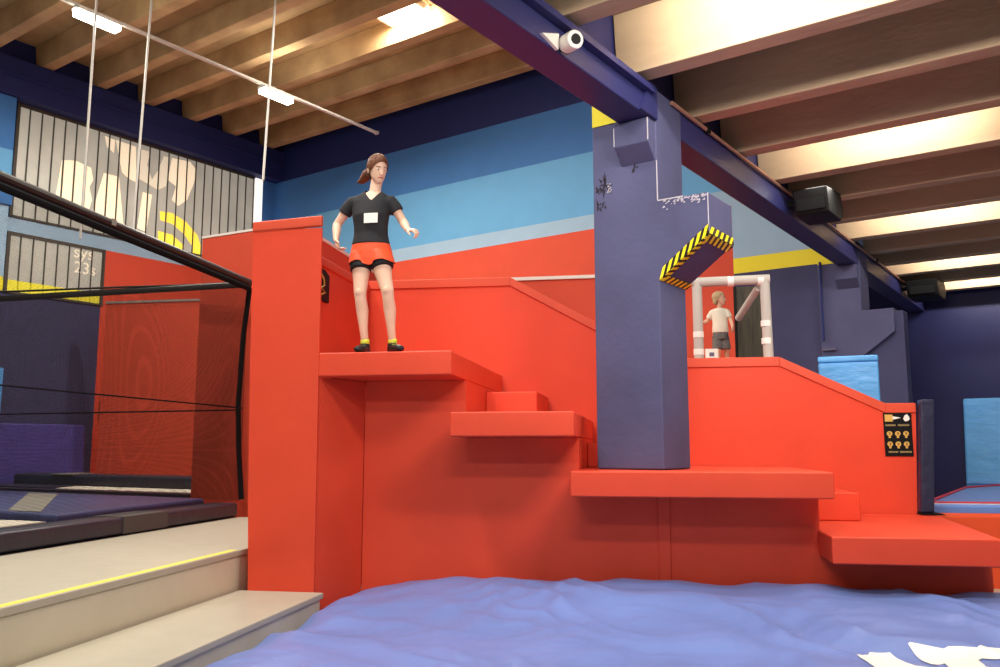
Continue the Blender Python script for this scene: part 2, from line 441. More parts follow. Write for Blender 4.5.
t = thing('concrete_beam', 'long dark navy beam crossing the hall above the columns', 'beam', H, (-3.07, 9, 2.55))
obj('near_span', B().box(-3.21, -2.93, -4, V1 - .002, 2.7, 2.98), M_beam, parent=t, bevel=.012)
obj('far_span', B().box(-3.21, -2.93, V1 + .525, 18.48, 2.7, 2.98), M_beam, parent=t, bevel=.012)
obj('haunch', B().prism([(V1 - .3, 2.7), (V1 - .002, 2.7), (V1 - .002, 2.98), (V1 - .14, 2.98)], 0, -2.93, -2.9), M_beam, parent=t)
t = thing('service_pipe', 'thin copper coloured pipe clipped along the top of navy beam', 'pipe', H, (-2.88, 12, 2.93))
for a, b_ in ((6.6, 7.35), (7.45, 10.6), (10.7, 14.2), (14.3, 17.6)):
    obj('pipe_length', B().tube([(-2.9, a, 2.945), (-2.9, b_, 2.945)], .018), M_copper, parent=t)
    obj('clip', B().box(-2.93, -2.875, b_ + .02, b_ + .06, 2.92, 2.975), M_black, parent=t)
tag(obj('cable_tray', B().box(-2.926, -2.86, -3, 6.2, 2.88, 2.9).box(-2.87, -2.86, -3, 6.2, 2.9, 2.93), M_beam, H), 'slim navy cable tray along the near part of beam', 'cable tray')

t = thing('security_camera', 'round white camera with dark lens on the navy beam near the ceiling', 'camera', H, (-2.9, 4.75, 2.74))
obj('housing', B().tube([(-2.925, 4.86, 2.775), (-2.78, 4.78, 2.75)], .064, n=24), M_white_trim, parent=t, bevel=.012)
obj('lens', B().tube([(-2.782, 4.781, 2.75), (-2.774, 4.777, 2.749)], .036, n=20), M_black, parent=t)
obj('mount_plate', B().prism([(4.56, 2.74), (4.76, 2.70), (4.77, 2.82)], 0, -2.93, -2.905), M_white_trim, parent=t)
obj('gasket', B().tube([(-2.9, 4.846, 2.771), (-2.89, 4.84, 2.769)], .068, n=24), M_blackf, parent=t)

def speaker(u, v, s, label):
    t = thing('loudspeaker', label, 'loudspeaker', H, (u, v, 2.6), 'loudspeakers under the low ceiling')
    pr = [(v - .3 * s, 2.9), (v + .3 * s, 2.96), (v + .42 * s, 2.78), (v + .3 * s, 2.62), (v - .22 * s, 2.62)]
    obj('cabinet', B().prism(pr, 0, u - .2 * s, u + .18 * s), M_black, parent=t, bevel=.02)
    obj('grille', B().box(u - .16 * s, u + .14 * s, v - .27 * s, v - .235 * s, 2.66, 2.86), M_blackf, parent=t)
    obj('bracket', B().box(-2.929, u - .18 * s, v - .05, v + .05, 2.79, 2.85), M_black, parent=t)
speaker(-2.6, 9.9, 1.0, 'black loudspeaker hanging between brown joists beside beam, nearer one')
speaker(-2.55, 16.4, 1.3, 'black loudspeaker at the far end of the navy beam')

# lamps hung in the troughs of the low ceiling (hidden behind the joists)
def area(name, fr, loc, size, sy, power, target, color=(1, .93, .8)):
    L = bpy.data.lights.new(name, 'AREA'); L.shape = 'RECTANGLE'; L.size = size; L.size_y = sy; L.energy = power; L.color = color
    o = bpy.data.objects.new(name, L); COL.objects.link(o)
    R = Matrix.Rotation(fr, 4, 'Z')
    a = R @ Vector((loc[0], loc[1], loc[2] + ZO)); c = R @ Vector((target[0], target[1], target[2] + ZO))
    o.matrix_world = Matrix.Translation(a) @ (c - a).to_track_quat('-Z', 'Y').to_matrix().to_4x4()
    return o
trough = [(4.94, 6.06), (8.34, 9.46), (11.66, 12.78), (14.88, 15.92), (16.95, 18.0)]
for i, (a, b_) in enumerate(trough):
    v = a + .2
    t = thing('batten_light', 'slim fluorescent batten tucked behind a concrete joist', 'ceiling light', H, (-1.7, v, 3.3), 'battens in the ceiling troughs')
    obj('housing', B().box(-2.5, -.9, v - .05, v + .03, 3.3, 3.37), M_joint, parent=t)
    obj('tube', B().tube([(-2.48, v + .05, 3.31), (-.92, v + .05, 3.31)], .018), M_lamp, parent=t)
    area('batten_glow', H, (-1.7, v + .09, 3.3), 1.5, .08, 42, (-1.7, v + 1.0, 3.15))

# ------------------------------------------------------------------ hall lamps, track, hanging cables
t = thing('light_track', 'long thin white lighting track hung below the roof joists', 'lighting track', H, (-11.8, 7, 6.33))
obj('rail', B().box(-11.83, -11.77, -3, 12.2, 6.36, 6.40), M_rod, parent=t)
obj('end_cap', B().box(-11.84, -11.76, 12.2, 12.26, 6.35, 6.41), M_steel, parent=t)
def tube_lamp(v, label):
    t = thing('track_lamp', label, 'lamp', H, (-11.8, v, 6.24))
    obj('housing', B().box(-11.9, -11.7, v - .34, v + .34, 6.30, 6.355), M_joint, parent=t, bevel=.01)
    obj('diffuser', B().box(-11.89, -11.71, v - .33, v + .33, 6.22, 6.30), M_lamp, parent=t, bevel=.02)
    area('track_lamp_glow', H, (-11.8, v, 6.2), .8, .2, 170, (-11.8, v, 0))
    area('roof_fill', H, (-11.8, v, 6.43), .8, .1, 16, (-11.8, v, 9))  # extra upward fill, added to lift the roof joists
tube_lamp(6.32, 'glowing white lamp on the hanging track, upper left one')
tube_lamp(9.66, 'glowing white lamp on the hanging track near the back wall')
def cable(label, pts):
    b = B().tube(pts, .018, n=8)
    o = obj('hanging_cable', b, M_rod, H); tag(o, label, 'cable', 'cables hanging from the roof')
cable('white cable hanging straight down in front of the striped window, leftmost', [(-11.5, 6.13, 7.53), (-11.5, 6.12, 2.9)])
cable('white cable hanging in front of the glowing letters, middle of the three', [(-11, 6.70, 7.53), (-11, 6.59, 3.05)])
cable('white cable hanging down towards the red pillar, rightmost of the three', [(-10, 8.13, 7.53), (-10, 8.0, 3.95)])

# ------------------------------------------------------------------ red climbing structure
VA, VB, VF = 7.15, 9.0, 6.6
P = thing('padded_pillar', 'tall red padded pillar at the left end beside the grey steps', 'pillar', S, (-2.9, 6.7, FL))
obj('body', B().prism([(-3.15, FL + .001), (-2.612, FL + .001), (-2.632, 1.82), (-3.235, 1.82), (-3.222, .9), (-3.19, -.4)], 1, VF, 6.625), M_red, parent=P)
obj('lower_body', B().prism([(-3.18, 6.63), (-2.618, 6.63), (-2.415, VA - .002), (-3.18, VA - .002)], 2, FL + .001, .583), M_red, parent=P)
obj('cap', B().prism([(-3.24, 1.81), (-2.63, 1.835), (-2.63, 1.925), (-3.24, 1.895)], 1, VF - .012, 6.635), M_redcap, parent=P, bevel=.012)

T1, T2, T3, T4 = .78, .295, -.158, -.612
BT = .194
base = thing('stepped_base', 'red padded base wall under the platforms, rising in steps to the left', 'wall', S, (0, 8, FL))
obj('left_wall', B().prism([(-2.41, FL), (.05, FL), (.05, T3 - BT), (-.575, T3 - BT), (-.575, T2 - BT), (-1.525, T2 - BT), (-1.525, T1 - BT), (-2.41, T1 - BT)], 1, VA, VB - .02), M_red, parent=base)
obj('right_wall', B().prism([(.05, FL), (2.5, FL), (2.5, T4 - BT), (1.282, T4 - BT), (1.282, T3 - BT), (.05, T3 - BT)], 1, VA + .004, VB - .02), M_red, parent=base)
obj('seam_batten', B().box(.05, .145, VA - .02, VA + .003, FL, T3 - .2), M_red, parent=base, bevel=.006)
def platform(label, poly, ztop):
    return tag(obj('climbing_platform', B().prism(poly, 2, ztop - .192, ztop), M_red, S, bevel=.012), label, 'platform')
VE = VB - .02
t1 = platform('highest red padded platform, the one the woman stands on', [(-2.628, VF), (-1.525, VF), (-1.525, VE), (-2.6, VE), (-2.6, 6.66), (-2.628, 6.66)], T1)
t2 = platform('second highest red padded platform, just below the one the woman stands on', [(-1.535, VF), (-.565, VF), (-.575, VE), (-1.523, VE), (-1.523, VA + .01), (-1.535, VA - .01)], T2)
t3 = platform('long red padded platform carrying the violet concrete column', [(-.6, VF), (1.3, VF), (1.282, VE), (-.573, VE), (-.573, VA + .01), (-.6, VA - .01)], T3)
t4 = platform('lowest red padded platform at the right, just above the blue airbag', [(1.262, VF), (2.385, VF), (2.68, VE), (1.286, VE), (1.286, VA + .01), (1.262, VA - .01)], T4)
def half_step(label, u0, u1, z0, z1):
    tag(obj('half_step', B().box(u0, u1, 8.05, VB - .02, z0, z1), M_red, S, bevel=.01), label, 'step')
half_step('small red step block at back of the second highest platform', -1.521, -1.035, T2 + .002, .545)
half_step('small red step block behind the column, left rear of the long platform', -.571, -.08, T3 + .002, .06)
half_step('small red step block at the rear left of the lowest platform', 1.288, 1.79, T4 + .002, -.37)

# parapet behind the platforms
prof = [(-3.02, 1.85), (-1.44, 1.84), (.18, .93), (1.3, .93), (2.28, .455), (2.56, .455)]
t = thing('parapet_wall', 'red padded parapet wall stepping down behind the platforms', 'wall', S, (0, VB + .05, FL))
obj('panel', B().prism([(-3.02, FL)] + [(a, z - .09) for a, z in prof] + [(2.48, FL)], 1, VB, VB + .12), M_red, parent=t)
b = B()
for (a0, z0), (a1, z1) in zip(prof, prof[1:]): b.prism([(a0, z0 - .095), (a1, z1 - .095), (a1, z1), (a0, z0)], 1, VB - .018, VB + .14)
obj('cap', b, M_redcap, parent=t, bevel=.006)
t = thing('side_wall', 'red padded side wall behind the pillar with a capped top edge', 'wall', S, (-3.05, 7.9, FL))
obj('panel', B().box(-3.1, -3.02, 7.17, VB - .02, FL, 1.72), M_red, parent=t)
obj('cap', B().box(-3.12, -3.0, 7.17, VB - .02, 1.72, 1.81), M_redcap, parent=t, bevel=.012)
t = thing('outer_wall', 'red wall with a white top strip behind the woman and pillar', 'wall', S, (-3.2, 8.5, FL))
obj('panel', B().box(-3.185, -3.13, 7.17, 10.25, FL, 2.04), M_wred, parent=t)
obj('top_strip', B().box(-3.2, -3.12, 7.17, 10.25, 2.04, 2.075), M_white_trim, parent=t)
t = thing('rear_parapet', 'orange red wall with a white top strip behind the parapet, left of column', 'wall', S, (-1.5, 10.4, FL))
obj('panel', B().box(-3.2, 0, 10.3, 10.4, FL, 2.06), M_wred, parent=t)
obj('top_strip', B().box(-3.2, 0, 10.28, 10.42, 2.06, 2.1), M_white_trim, parent=t)
t = thing('tall_panel', 'tall red wall panel with pale top edge left of the pillar behind netting', 'wall', S, (-5.1, 10.05, FL))
obj('panel', B().prism([(-5.73, FL), (-4.7, FL), (-4.7, 2.86), (-5.73, 2.75)], 1, 10.25, 10.35), M_wred, parent=t)
obj('top_strip', B().prism([(-5.74, 2.75), (-4.7, 2.86), (-4.7, 2.89), (-5.74, 2.78)], 1, 10.24, 10.36), M_white_trim, parent=t)
t = thing('low_barrier', 'red barrier wall with a thin pale top line behind the netting', 'wall', S, (-9, 14.5, FL))
obj('panel', B().box(-10.0, -7.6, 14.5, 14.6, FL, 2.72), M_wred, parent=t)
obj('top_strip', B().box(-10.0, -7.6, 14.48, 14.62, 2.72, 2.76), mat('grey_strip', '9A8A82', .6), parent=t)

t = thing('end_post', 'dark navy padded post at the right end of the red parapet', 'post', S, (2.65, 8.9, T4))
obj('pad', B().prism([(2.52, T4 + .02), (2.645, T4 + .02), (2.71, .485), (2.58, .485)], 1, 8.9, 9.03), M_post, parent=t, bevel=.02, seg=3)
obj('foot', B().prism([(2.51, T4 + .004), (2.73, T4 + .004), (2.69, T4 + .02), (2.515, T4 + .02)], 1, 8.84, 9.05), M_black, parent=t)
# rules sign on the parapet
t = thing('rules_sign', 'black notice with six golden icons on the red parapet beside dark post', 'sign', S, (2.4, VB - .01, -.06))
su0, su1, sz0, sz1 = 2.255, 2.515, -.06, .36
obj('board', B().box(su0, su1, VB - .012, VB - .002, sz0, sz1), M_black, parent=t, bevel=.003)
b = B(); sx = lambda a: su0 + (su1 - su0) * a; szf = lambda a: sz1 - (sz1 - sz0) * a
f0, f1 = VB - .015, VB - .012
def plate(b, a0, a1, c0, c1, m=0): b.box(sx(a0), sx(a1), f0, f1, szf(c1), szf(c0), m)
plate(b, .05, .33, .04, .2)
obj('logo_block', b, M_gold, parent=t)
b = B(); b.prism([(sx(.33), szf(.08)), (sx(.62), szf(.115)), (sx(.33), szf(.16))], 1, f0, f1)
b.prism([(sx(.7), szf(.14)), (sx(.76), szf(.06)), (sx(.84), szf(.03)), (sx(.9), szf(.08)), (sx(.93), szf(.15)), (sx(.86), szf(.19)), (sx(.76), szf(.2))], 1, f0, f1)
obj('logo_mark', b, M_print, parent=t)
for j, c in enumerate((.48, .72)):
    for i, a in enumerate((.19, .48, .77)):
        b = B(); cx, cz = sx(a), szf(c); r = .026
        b.prism([(cx + r * math.cos(q * .5236), cz + r * .95 * math.sin(q * .5236)) for q in range(12)], 1, f0, f1)
        b.box(cx - .01, cx + .01, f0, f1, cz - .042, cz - .02)
        ic = obj('icon', b, M_gold, parent=t)
        b = B()
        b.tube([(cx - .008, f0 - .001, cz + .012), (cx + .008, f0 - .001, cz + .002), (cx - .004, f0 - .001, cz - .012)], .004, n=6)
        obj('icon_figure', b, M_black, parent=ic)
rr = random.Random(5)
for c, a0, a1 in ((.285, .06, .42), (.285, .5, .9), (.9, .12, .45), (.9, .52, .92)):
    b = B(); x = a0
    plate(b, a0, a1, c + .012, c + .02)
    while x < a1:
        w = rr.uniform(.02, .035); plate(b, x, min(a1, x + w), c - .02, c + .012); x += w + .012
    obj('lettering', b, mat('dull_gold', '9C8A58', .6), parent=t)
# small sign on the side wall behind the pillar
t = thing('wall_notice', 'small black and gold notice on the red side wall right beside the pillar', 'sign', S, (-3.02, 7.6, 1.35))
obj('board', B().prism([(7.3, 1.39), (7.74, 1.39), (7.74, 1.65), (7.62, 1.69), (7.3, 1.69)], 0, -3.018, -2.992), M_black, parent=t)
b = B().tube([(-2.99, 7.46, 1.655), (-2.99, 7.58, 1.6), (-2.99, 7.6, 1.54), (-2.99, 7.52, 1.5), (-2.99, 7.62, 1.47), (-2.99, 7.5, 1.43)], .012, n=6)
obj('gold_mark', b, M_gold, parent=t)

# ------------------------------------------------------------------ grey steps at the left
t = thing('step_deck', 'upper grey walkway deck with yellow edge line beside the trampolines', 'deck', S, (-3.8, 5, FL))
obj('top_board', B().box(-4.84, -3.245, 1.2, 9.8, -.84, -.79), M_step, parent=t, bevel=.008)
obj('riser', B().box(-4.8, -3.265, 1.2, 9.8, FL, -.845), M_stepside, parent=t)
obj('edge_line', B().box(-3.31, -3.255, 1.2, 6.58, -.79, -.7875), M_ytape, parent=t)
t = thing('lower_step', 'lower grey step board in front of the red pillar beside the airbag', 'step', S, (-2.85, 4, FL))
obj('top_board', B().box(-3.24, -2.53, 1.2, VF - .004, -1.145, -1.1), M_step, parent=t, bevel=.008)
obj('riser', B().box(-3.24, -2.56, 1.2, VF - .004, FL, -1.15), M_stepside, parent=t)

# ------------------------------------------------------------------ trampolines and pads on the left
t = thing('trampoline', 'near trampoline with dark padded rim beside the grey deck', 'trampoline', S, (-5.5, 6, FL))
obj('rim_pad', B().box(-5.2, -4.86, 1.2, 9.8, -.785, -.622), M_pad, parent=t, bevel=.03, seg=3)
obj('bed', B().prism([(-9.5, 1.2), (-5.21, 1.2), (-5.21, 6.9), (-5.6, 7.0), (-9.5, 7.2)], 2, -.66, -.62), M_bed, parent=t)
obj('frame', B().box(-9.5, -4.87, 1.2, 9.8, FL, -.79).box(-9.5, -5.21, 1.2, 9.8, -.79, -.69), M_pad, parent=t)
obj('strap', B().box(-5.19, -4.852, 7.5, 8.25, -.775, -.617), mat('dull_strap', '4B4A4A', .6), parent=t)
def hs(p):   # hall (hu,hv) -> structure (u,v)
    d = A_H - A_S
    return (p[0] * math.cos(d) - p[1] * math.sin(d), p[0] * math.sin(d) + p[1] * math.cos(d))
c1p = [(-15.0, 3.1), (-8.65, 4.01), (-7.75, 4.08), (-8.91, 6.45), (-13.17, 6.02), (-16.0, 5.6)]
pad = B().prism(c1p, 2, -.68, -.57)
tp = thing('cross_pad', 'wide blue grey pad with a pale strap between two trampolines', 'pad', H, (-11, 5, -.67))
obj('pad', pad, M_padb, parent=tp, bevel=.03, seg=3)
obj('strap', B().prism([(-11.94, 5.89), (-11.3, 5.95), (-8.15, 4.14), (-8.6, 4.06)], 2, -.569, -.562), M_strap, parent=tp)
t = thing('trampoline', 'far trampoline showing a thin white bed strip below the leaning purple mat', 'trampoline', H, (-12, 7.5, FL))
obj('front_frame', B().prism([(-15.7, 6.38), (-9.71, 7.15), (-9.9, 7.4), (-15.7, 6.64)], 2, -.9, -.585), M_pad, parent=t)
obj('bed', B().prism([(-13.3, 6.95), (-9.95, 7.4), (-10.81, 7.96), (-13.9, 7.62)], 2, -.7, -.58), M_bed, parent=t)
obj('side_frame', B().prism([(-15.7, 6.64), (-13.3, 6.95), (-13.9, 7.62), (-15.7, 7.43)], 2, -.7, -.57), M_pad, parent=t)
obj('rim_pad', B().prism([(-15.7, 7.45), (-10.75, 7.98), (-11.1, 8.6), (-15.7, 8.12)], 2, -.62, -.4), M_pad, parent=t, bevel=.05, seg=3)
obj('strap', B().prism([(-14.6, 7.55), (-14.05, 7.6), (-14.4, 8.2), (-15.0, 8.15)], 2, -.41, -.392), M_strap, parent=t)
obj('corner_patch', B().prism([(-11.15, 7.93), (-10.74, 7.97), (-11.0, 8.45)], 2, -.41, -.392), M_strap, parent=t)
t = thing('leaning_mat', 'purple padded mat leaning against the dark wall behind the trampolines', 'mat', H, (-15.8, 8.3, -.6))
mb = B().prism([(-15.92, FL + .003), (-15.76, FL + .003), (-15.9, .47), (-16.06, .47)], 1, 7.25, 8.8)
obj('pad', mb, M_pmat, parent=t, bevel=.03, seg=3)
tag(obj('wall_pad', B().box(W1 + .205, W1 + .33, 6.5, 7.2, -.6, 1.42), M_lbmat, H, bevel=.02), 'light blue padding strip on the wall at the left picture edge', 'wall pad')
t = thing('socket_box', 'small dark control box on the red wall behind the netting', 'box', H, (HU, 9.3, .6))
obj('case', B().box(HU, HU + .06, 9.16, 9.44, .56, .94), M_black, parent=t, bevel=.01)
for q in ((9.22, .8), (9.32, .62)): obj('dial', B().box(HU + .06, HU + .075, q[0], q[0] + .08, q[1], q[1] + .08), mat('dial_grey', '7E8470', .5), parent=t)

# safety net enclosure
def netpanel(name, a, b_, z0a, z1a, z0b, z1b, parent, n=24):
    """vertical net sheet from (u,v)=a to b with slightly sagging shape"""
    me = bpy.data.meshes.new(name); vs = []; fs = []; uvs = []
    A_, B_ = Vector((*a, 0)), Vector((*b_, 0)); L = (B_ - A_).length
    base = Vector(parent['_b'])
    for j in range(n + 1):
        for i in range(n + 1):
            s, q = i / n, j / n
            p = A_.lerp(B_, s); p.z = (z0a + (z1a - z0a) * q) * (1 - s) + (z0b + (z1b - z0b) * q) * s
            nrm = (B_ - A_).normalized().cross(Vector((0, 0, 1)))
            p += nrm * (.05 * math.sin(math.pi * q) * math.sin(math.pi * s * 3))
            vs.append(p - base); uvs.append((s * L, q * (z1a - z0a)))
    for j in range(n):
        for i in range(n): fs.append((j * (n + 1) + i, j * (n + 1) + i + 1, (j + 1) * (n + 1) + i + 1, (j + 1) * (n + 1) + i))
    me.from_pydata([tuple(v) for v in vs], [], fs)
    uvl = me.uv_layers.new(name='UVMap')
    for li, lo in enumerate(me.loops): uvl.data[li].uv = uvs[lo.vertex_index]
    me.materials.append(M_net)
    o = bpy.data.objects.new(name, me); COL.objects.link(o); o.parent = parent
    return o
t = thing('safety_net', 'black trampoline safety net hung from dark rails along the grey deck', 'net', S, (-4.9, 7, -.62))
M_rail = mat('dark_rail', '2A2724', .5)
NU_ = -4.87
rail = obj('side_rail', B().tube([(NU_, 1.4, 2.09), (NU_, 9.88, 2.06)], .05, n=12), M_rail, parent=t)
obj('side_rail_padding', B().tube([(NU_ + .03, 1.4, 2.01), (NU_ + .02, 9.82, 1.985)], .036, n=10), M_blackf, parent=t)
obj('back_rail', B().tube([(-9.92, 10.38, 2.04), (NU_, 9.9, 2.05)], .042, n=12), M_rail, parent=t)
obj('back_rail_tube', B().tube([(-9.92, 10.35, 2.15), (-6.7, 10.05, 2.1), (NU_, 9.9, 2.06)], .014, n=8), M_rail, parent=t)
netpanel('side_net', (NU_, 1.4), (NU_, 9.86), -.6, 2.03, -.6, 2.03, t)
netpanel('back_net', (-9.92, 10.38), (NU_ - .02, 9.9), -.6, 2.03, -.6, 2.03, t)
obj('corner_lacing', B().tube([(NU_ + .01, 9.88, 2.0), (NU_ - .06, 9.9, 1.4), (NU_ - .1, 9.92, .54), (NU_ - .07, 9.92, 0), (NU_, 9.9, -.59)], .032, n=8), M_blackf, parent=t)
obj('tension_rope', B().tube([(NU_, 1.4, .45), (NU_, 5.8, .49), (NU_ - .02, 9.87, .507)], .009, n=6), M_blackf, parent=t)
obj('tension_rope', B().tube([(-9.92, 10.35, .464), (NU_ - .05, 9.88, .485)], .009, n=6), M_blackf, parent=t)
obj('rail_clamp', B().box(NU_ + .03, NU_ + .055, 7.0, 7.06, 2.05, 2.11), M_strap, parent=rail)

# ------------------------------------------------------------------ blue airbag
def bagz(u, v):
    p = Vector((u, v, 0))
    q = min(max((v - 5.3) / 1.7, 0), 1); q2 = min(max((u + 2.5) / 1.0, 0), 1)
    z = -1.175 + .145 * q * q * (3 - 2 * q) * (.25 + .75 * q2)
    z += .035 * noise.fractal(Vector((u * .9, v * .9, 1.3)), 1.0, 2.0, 3)
    w = noise.noise(Vector((u * 1.1 + 4, v * 1.1, 7)))
    a = u * .5 + v * .87 + w * .7
    z += .034 * (1 - abs(noise.noise(Vector((a * 2.2, (u - v) * .55, 3.7)))) * 2.2)
    z += .018 * (1 - abs(noise.noise(Vector(((u * .8 - v * .6) * 3.3 + w, (u + v) * 1.0, 9.1)))) * 2)
    z += .006 * noise.fractal(Vector((u * 2.5 + w, v * 6, 2)), 1, 2, 3)
    e = min(max((VA - .02 - v) / .28, 0), 1); z -= .09 * (1 - e) ** 2 * (.7 + .6 * noise.noise(Vector((u * 1.7, 0, 2))))
    e = min(max((u + 2.46) / .3, 0), 1); z -= .07 * (1 - e) ** 2
    return z
b = B(); NU, NV = 260, 170; u0, u1, v0, v1 = -2.46, 3.7, 2.9, VA - .035
o0 = 0
for j in range(NV + 1):
    for i in range(NU + 1):
        u = u0 + (u1 - u0) * i / NU; v = v0 + (v1 - v0) * j / NV; b.v.append(Vector((u, v, bagz(u, v))))
for j in range(NV):
    for i in range(NU): b.f.append([j * (NU + 1) + i, j * (NU + 1) + i + 1, (j + 1) * (NU + 1) + i + 1, (j + 1) * (NU + 1) + i]); b.m.append(0)
# skirt down to the floor
loop = [i for i in range(NU + 1)] + [j * (NU + 1) + NU for j in range(1, NV + 1)] + [NV * (NU + 1) + i for i in range(NU - 1, -1, -1)] + [j * (NU + 1) for j in range(NV - 1, 0, -1)]
n0 = len(b.v)
for k in loop: q = b.v[k].copy(); q.z = FL + .004; b.v.append(q)
for k in range(len(loop)):
    k2 = (k + 1) % len(loop); b.f.append([loop[k2], loop[k], n0 + k, n0 + k2]); b.m.append(0)
t = thing('airbag', 'large crumpled blue landing airbag covering the floor below the red platforms', 'airbag', S, (.6, 5, FL))
obj('cover', b, M_bag, parent=t, smooth=True)
letters = [[(1.102, 5.231), (1.139, 5.255), (1.221, 5.464), (1.336, 5.478), (1.402, 5.145), (1.39, 4.833), (1.153, 4.872), (1.136, 5.046)],
           [(1.453, 5.544), (1.468, 5.556), (1.634, 5.502), (1.663, 5.524), (1.816, 5.511), (1.93, 5.648), (2.041, 5.659), (2.2, 5.66), (2.2, 5.41), (1.949, 5.414), (1.791, 5.375), (1.745, 5.299), (1.734, 5.168), (1.659, 4.855), (1.492, 4.797), (1.499, 5.015)]]
for poly in letters:
    bm = bmesh.new(); f = bm.faces.new([bm.verts.new((x, y, 0)) for x, y in poly])
    bmesh.ops.triangulate(bm, faces=[f])
    for _ in range(5):
        es = [e for e in bm.edges if e.calc_length() > .04]
        if not es: break
        bmesh.ops.subdivide_edges(bm, edges=es, cuts=1); bmesh.ops.triangulate(bm, faces=bm.faces[:])
    bm.verts.ensure_lookup_table()
    q = B(); q.v = [Vector((v.co.x, v.co.y, bagz(v.co.x, v.co.y) + .006)) for v in bm.verts]
    q.f = [[v.index for v in f.verts] for f in bm.faces]; q.m = [0] * len(q.f)
    bm.free()
    obj('printed_letter', q, M_print, parent=t, smooth=True, label='white printed letter stroke')

# ------------------------------------------------------------------ behind the parapet, right
t = thing('tube_frame', 'grey padded tube frame with white joints standing on the red parapet', 'frame', S, (.86, 9.06, .93))
fu0, fu1, fz0, fz1, fv = .52, 1.2, .932, 1.73, 9.06
pA = obj('post', B().tube([(fu0, fv, fz0), (fu0, fv, fz1)], .05, n=16), M_steel, parent=t)
pB = obj('post', B().tube([(fu1 + .01, fv, fz0), (fu1, fv, fz1)], .05, n=16), M_steel, parent=t)
pC = obj('top_bar', B().tube([(fu0 - .05, fv, fz1), (fu1 + .05, fv, fz1 + .01)], .05, n=16), M_steel, parent=t)
for (u, z, ax) in ((fu0, 1.18, 2), (fu0, 1.0, 2), (fu1, 1.28, 2), (fu1, 1.1, 2), (.86, fz1, 0), (1.16, fz1, 0)):
    d = (0, 0, .03) if ax == 2 else (.03, 0, 0)
    obj('joint', B().tube([Vector((u, fv, z)) - Vector(d), Vector((u, fv, z)) + Vector(d)], .054, n=16), M_joint, parent=pC if ax == 0 else (pA if u == fu0 else pB))
obj('brace', B().tube([(1.14, 9.12, 1.66), (.98, 9.6, 1.42)], .038, n=12), M_steel, parent=t)
# tunnel net behind the frame
t = thing('tunnel_net', 'dark olive netting panel inside the tube frame beside the child', 'net', S, (1.2, 10.3, FL))
b = B().box(1.02, 1.36, 10.3, 10.34, FL, 1.9)
obj('sheet', b, mat('olive_net', '4A4538', .8, hex2='2C2A26', scale=4, stretch=(6, 1, .6)), parent=t)
obj('edge_rod', B().tube([(1.02, 10.29, FL), (1.02, 10.29, 1.9)], .016), M_black, parent=t)
t = thing('rear_block', 'red padded ledge behind the parapet on which the child walks', 'ledge', S, (.6, 12, FL))
obj('block', B().box(.35, 1.25, 11.3, 12.6, FL, 1.13), M_red, parent=t, bevel=.01)
obj('top_pad', B().box(.34, 1.26, 11.28, 12.62, 1.13, 1.17), M_redcap, parent=t, bevel=.012)
t = thing('white_card', 'small white card with a dark print at the bottom left of the tube frame', 'card', S, (.66, 9.4, .8))
obj('sheet', B().box(.6, .73, 9.3, 9.306, .9, 1.06), M_print, parent=t)
obj('stand', B().box(.62, .71, 9.306, 9.33, .7, 1.0), M_strap, parent=t)
obj('mark', B().box(.64, .69, 9.297, 9.3, .98, 1.02), mat('mark_blue', '6A6480', .6), parent=t)

t = thing('foam_block', 'light blue padded block behind the sloping part of red parapet', 'foam block', -.40, (-.25, 10.5, FL))
obj('body', B().box(-.46, .15, 10.1, 10.9, FL, .95), M_lbmat, parent=t, bevel=.02)
obj('top_cover', B().box(-.463, .153, 10.097, 10.9, .95, 1.02), M_lbmat, parent=t, bevel=.02, seg=3)

t = thing('air_track', 'long blue inflatable track with red piping and orange side at the right', 'inflatable track', S, (5, 13, FL))
obj('top', B().prism([(2.8, 9.75), (6.5, 9.75), (9.4, 15.1), (6.6, 16.4), (4.6, 14.0)], 2, -.72, -.56), M_track, parent=t, bevel=.03, seg=3)
obj('side', B().box(2.8, 6.5, 9.62, 9.73, -.98, -.64), M_orange, parent=t, bevel=.05, seg=3)
obj('base', B().prism([(2.85, 9.78), (6.5, 9.78), (9.4, 15.05), (6.6, 16.35), (4.65, 14.0)], 2, FL, -.73), M_orange, parent=t)
obj('piping', B().tube([(2.8, 10.0, -.555), (6.5, 10.0, -.555)], .014, n=8).tube([(2.82, 9.8, -.555), (4.6, 13.98, -.555), (6.6, 16.38, -.555), (9.38, 15.08, -.555)], .02, n=8), M_redpipe, parent=t)
obj('white_stripe', B().box(2.85, 6.4, 9.84, 9.9, -.562, -.556), M_print, parent=t)
t = thing('leaning_mat', 'light blue crash mat standing against the dark navy wall at right', 'mat', H, (-1, 18.2, FL))
obj('pad', B().prism([(17.95, -.95), (18.12, -.95), (18.48, .96), (18.34, .96)], 0, -2.36, 1.2), M_lbmat, parent=t, bevel=.04, seg=3)
obj('seam', B().prism([(17.935, -.6), (17.95, -.6), (18.0, -.58), (17.985, -.58)], 0, -2.34, 1.2), M_track, parent=t)

